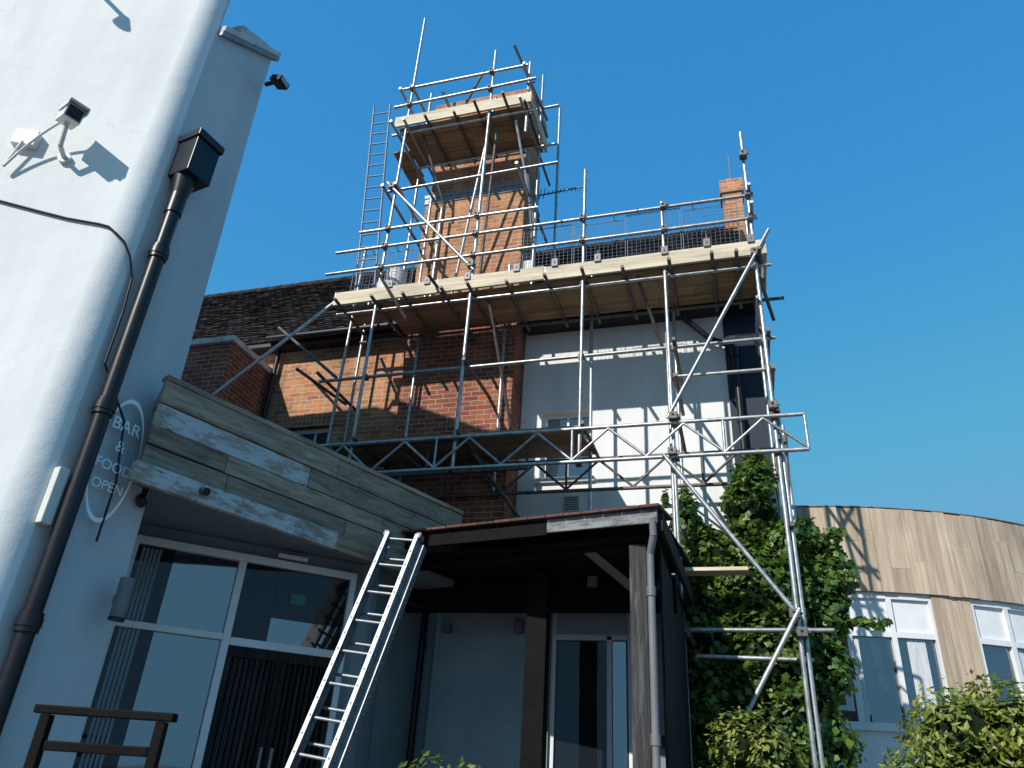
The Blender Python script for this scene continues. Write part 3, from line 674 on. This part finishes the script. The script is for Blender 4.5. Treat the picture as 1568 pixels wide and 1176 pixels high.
w=MB(); a0=V((-5.28,8.35,6.2)); a1=V((-5.68,8.4,10.75)); wd=V((.31,.02,0))
for sd in (0,1): w.tube(a0+wd*sd,a1+wd*sd,.018)
k=.2; LLn=(a1-a0).length; ad=(a1-a0).normalized()
while k<LLn-.05: w.tube(a0+ad*k,a0+ad*k+wd,.012,0,8); k+=.26
w.build('access_ladder',['wire'],SF)

# ---------------------------------------------------------------- foliage
def leaves(name,blobs,n,size,matn,seed,asp=.9,parent=None,up=.35,gap=.0,rnd=.8):
    rg=np.random.default_rng(seed)
    wts=np.array([(b[3]*b[5]+b[3]*b[4]+b[4]*b[5]) for b in blobs]); wts/=wts.sum()
    idx=rg.choice(len(blobs),n,p=wts); B=np.array(blobs)[idx]
    d=rg.normal(size=(n,3)); d/=np.linalg.norm(d,axis=1,keepdims=True)
    r=rg.uniform(.55,1.0,n)**.5
    P=B[:,:3]+d*B[:,3:6]*r[:,None]
    keep=np.ones(n,bool)
    for i in range(n):
        v=noise.noise(V(P[i]*3.2)); v2=noise.noise(V(P[i]*9.0+5))
        P[i]+=d[i]*(.15*v+.09*v2)
        if gap and v2+.5*v< -gap: keep[i]=False
    P=P[keep]; d=d[keep]; n=len(P)
    nr=d+rg.normal(size=(n,3))*rnd*.6; nr[:,2]+=up; nr/=np.linalg.norm(nr,axis=1,keepdims=True)
    t=rg.normal(size=(n,3)); t[:,2]-=.8; t-=nr*(t*nr).sum(1,keepdims=True); t/=np.linalg.norm(t,axis=1,keepdims=True)
    s=np.cross(nr,t); sz=size*rg.uniform(.55,1.25,n)[:,None]
    w_=asp*.5
    b0=P-t*sz*.5; tip=P+t*sz*.5-nr*sz*.12; l=P+s*sz*w_-nr*sz*.14-t*sz*.08; rr_=P-s*sz*w_-nr*sz*.14-t*sz*.08
    vs=np.stack([b0,l,tip,rr_],1).reshape(-1,3); vs[:,2]+=EY
    me=bpy.data.meshes.new(name); me.vertices.add(n*4); me.vertices.foreach_set('co',vs.ravel())
    o=np.arange(n)*4; fc=np.stack([o,o+1,o+2,o,o+2,o+3],1).ravel()
    me.loops.add(n*6); me.loops.foreach_set('vertex_index',fc.astype(np.int32)); me.polygons.add(n*2)
    me.polygons.foreach_set('loop_start',(np.arange(n*2)*3).astype(np.int32)); me.polygons.foreach_set('loop_total',np.full(n*2,3,np.int32))
    me.update(calc_edges=True); me.validate(); me.materials.append(M[matn])
    ob=bpy.data.objects.new(name,me); SC.collection.objects.link(ob)
    if parent: ob.parent=parent
    return ob
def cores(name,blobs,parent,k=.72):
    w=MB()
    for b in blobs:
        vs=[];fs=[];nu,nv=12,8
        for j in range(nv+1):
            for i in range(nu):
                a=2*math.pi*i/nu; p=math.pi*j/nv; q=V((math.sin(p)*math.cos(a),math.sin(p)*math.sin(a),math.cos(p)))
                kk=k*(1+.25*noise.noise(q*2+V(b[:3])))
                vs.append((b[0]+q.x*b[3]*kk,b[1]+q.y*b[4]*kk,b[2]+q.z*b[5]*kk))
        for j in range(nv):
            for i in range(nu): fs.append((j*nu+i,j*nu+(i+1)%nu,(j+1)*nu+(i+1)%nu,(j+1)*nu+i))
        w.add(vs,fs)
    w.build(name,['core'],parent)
IV=empty('ivy_climber')
ib=[(.26,8.95,3.42,.20,.25,.30),(.15,8.95,3.05,.34,.3,.35),(-.55,8.95,2.95,.18,.2,.42),(-.35,8.9,2.5,.42,.3,.38),(.62,9.0,2.6,.34,.35,.36),(.92,9.05,2.35,.30,.35,.38),(.1,8.9,2.2,.55,.35,.5),
    (.75,9.0,1.9,.42,.35,.4),(-.4,8.9,1.7,.40,.3,.5),(.35,8.9,1.4,.60,.35,.5),(.80,8.95,1.25,.28,.3,.35),(-.3,8.9,.9,.5,.3,.55),(.4,8.9,.6,.65,.35,.55),(-.2,8.9,0,.7,.35,.6),(.6,8.9,-.3,.6,.4,.6),(-.1,8.95,-1,.8,.4,.7),(.6,8.95,-1.1,.7,.4,.6)]
leaves('ivy_leaves',ib,36000,.08,'ivy',3,1.0,IV,.5,.26)
sp=[(1.25,8.9,1.75,.22,.1,.04),(-.78,8.9,3.22,.05,.05,.14),(1.05,8.9,2.68,.12,.12,.1),(.3,8.9,3.75,.06,.06,.1)]
leaves('ivy_sprigs',sp,420,.08,'ivy',7,1.0,IV,.5,0)
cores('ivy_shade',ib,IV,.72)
w=MB()
for x in (-.2,.25,.6): w.path([(x,9.1,-1.6),(x+.05,9.1,0),(x-.05,9.1,1.5),(x*.6+.1,9.05,2.8)],.04)
w.path([(.8,8.9,1.72),(1.2,8.9,1.78),(1.42,8.9,1.72)],.008)
w.build('ivy_stems',['bark'],IV)
def shrub(blobs,n,size,mt,seed,asp,nm='garden_shrub'):
    e=empty(nm); leaves('leaves',blobs,n,size,mt,seed,asp,e,.7,.40,1.0); cores('shade',blobs,e,.70)
    w=MB(); bx=sum(b[0] for b in blobs)/len(blobs); by=sum(b[1] for b in blobs)/len(blobs)
    for b in blobs: w.tube((bx+(b[0]-bx)*.2,by+(b[1]-by)*.2,-1.6),(b[0],b[1],b[2]),.02,0,6)
    w.build('stems',['bark'],e)
shrub([(1.25,5.7,.42,.35,.35,.28),(1.55,5.7,.45,.35,.35,.30),(1.9,5.8,.42,.4,.35,.3),(1.05,5.7,.1,.25,.3,.3),(1.5,5.6,-.1,.7,.4,.5),(1.6,5.6,-.9,.7,.5,.7)],17000,.062,'shrub',21,.42)
shrub([(-.12,6.2,.36,.2,.2,.22),(.12,6.2,.26,.24,.25,.27),(-.1,6.2,-.1,.36,.3,.38),(.15,6.2,-.8,.4,.4,.8)],8000,.055,'shrub',22,.5)
shrub([(-1.9,5.0,-.02,.3,.25,.12),(-1.9,5.0,-.5,.4,.3,.4),(-1.9,5.0,-1.2,.35,.3,.5)],2600,.07,'shrubg',23,.5)
shrub([(-.98,5.2,-.1,.12,.15,.12),(-.98,5.2,-.7,.2,.2,.5)],900,.06,'shrubg',25,.5)
# house added behind the viewer to cut sky light (seen only as reflection)
NH=empty('added_house')
w=MB(); w.box(9,19,-26,-20,-1.6,2.6); w.build('walls',['brickd'],NH)
w=MB(); w.add([(8.7,-19.7,2.6),(19.3,-19.7,2.6),(19.3,-23,4.6),(8.7,-23,4.6),(8.7,-26.3,2.6),(19.3,-26.3,2.6)],[(0,1,2,3),(3,2,5,4),(0,3,4),(1,5,2)]); w.build('roof',['tile'],NH)
w=MB()
for x in (10,12.5,15,17): w.box(x,x+1.1,-20.02,-19.95,.2,1.6)
w.build('windows',['upvc'],NH)

# ---------------------------------------------------------------- light
d=V((.42,1,-.80)).normalized()
sl=bpy.data.lights.new('sun','SUN'); sl.energy=5.0; sl.angle=math.radians(.53); sl.color=(1,.955,.88)
so=bpy.data.objects.new('sun',sl); SC.collection.objects.link(so); so.rotation_euler=d.to_track_quat('-Z','Y').to_euler()
el=math.asin(-d.z); az=math.atan2(-d.x,-d.y)
wd_=bpy.data.worlds.new('World'); SC.world=wd_; wd_.use_nodes=True; nt=wd_.node_tree
sk=nt.nodes.new('ShaderNodeTexSky'); sk.sky_type='NISHITA'; sk.sun_disc=False; sk.sun_elevation=el; sk.sun_rotation=az%(2*math.pi)
sk.air_density=1.0; sk.dust_density=.3; sk.ozone_density=1.6; sk.altitude=50
# grade the sky to the deep blue of the day (same for every ray)
sep=nt.nodes.new('ShaderNodeSeparateColor'); cmb=nt.nodes.new('ShaderNodeCombineColor'); nt.links.new(sk.outputs[0],sep.inputs[0])
for i,(pw,k,cap) in enumerate(((1.15,.60,1.7),(.62,2.35,4.1),(.5,4.1,6.5))):
    a=nt.nodes.new('ShaderNodeMath'); a.operation='POWER'; a.inputs[1].default_value=pw; nt.links.new(sep.outputs[i],a.inputs[0])
    b=nt.nodes.new('ShaderNodeMath'); b.operation='MULTIPLY'; b.inputs[1].default_value=k; nt.links.new(a.outputs[0],b.inputs[0])
    c=nt.nodes.new('ShaderNodeMath'); c.operation='MINIMUM'; c.inputs[1].default_value=cap; nt.links.new(b.outputs[0],c.inputs[0]); nt.links.new(c.outputs[0],cmb.inputs[i])
bg=nt.nodes['Background']; bg.inputs['Strength'].default_value=.1
nt.links.new(cmb.outputs[0],bg.inputs['Color'])

# ---------------------------------------------------------------- camera
cd=bpy.data.cameras.new('camera'); co=bpy.data.objects.new('camera',cd); SC.collection.objects.link(co)
cd.sensor_width=36; cd.lens=26.36; cd.clip_end=3000; cd.clip_start=.05
r=V((.9595,.2757,.0580)); u=V((.0815,-.4688,.8795)); bk=V((.2697,-.8392,-.4723))
r.normalize(); bk.normalize(); u=bk.cross(r).normalized()
co.matrix_world=Matrix(((r.x,u.x,bk.x,0),(r.y,u.y,bk.y,0),(r.z,u.z,bk.z,EY),(0,0,0,1)))
SC.camera=co
SC.view_settings.view_transform='Standard'; SC.view_settings.look='None'; SC.view_settings.exposure=0
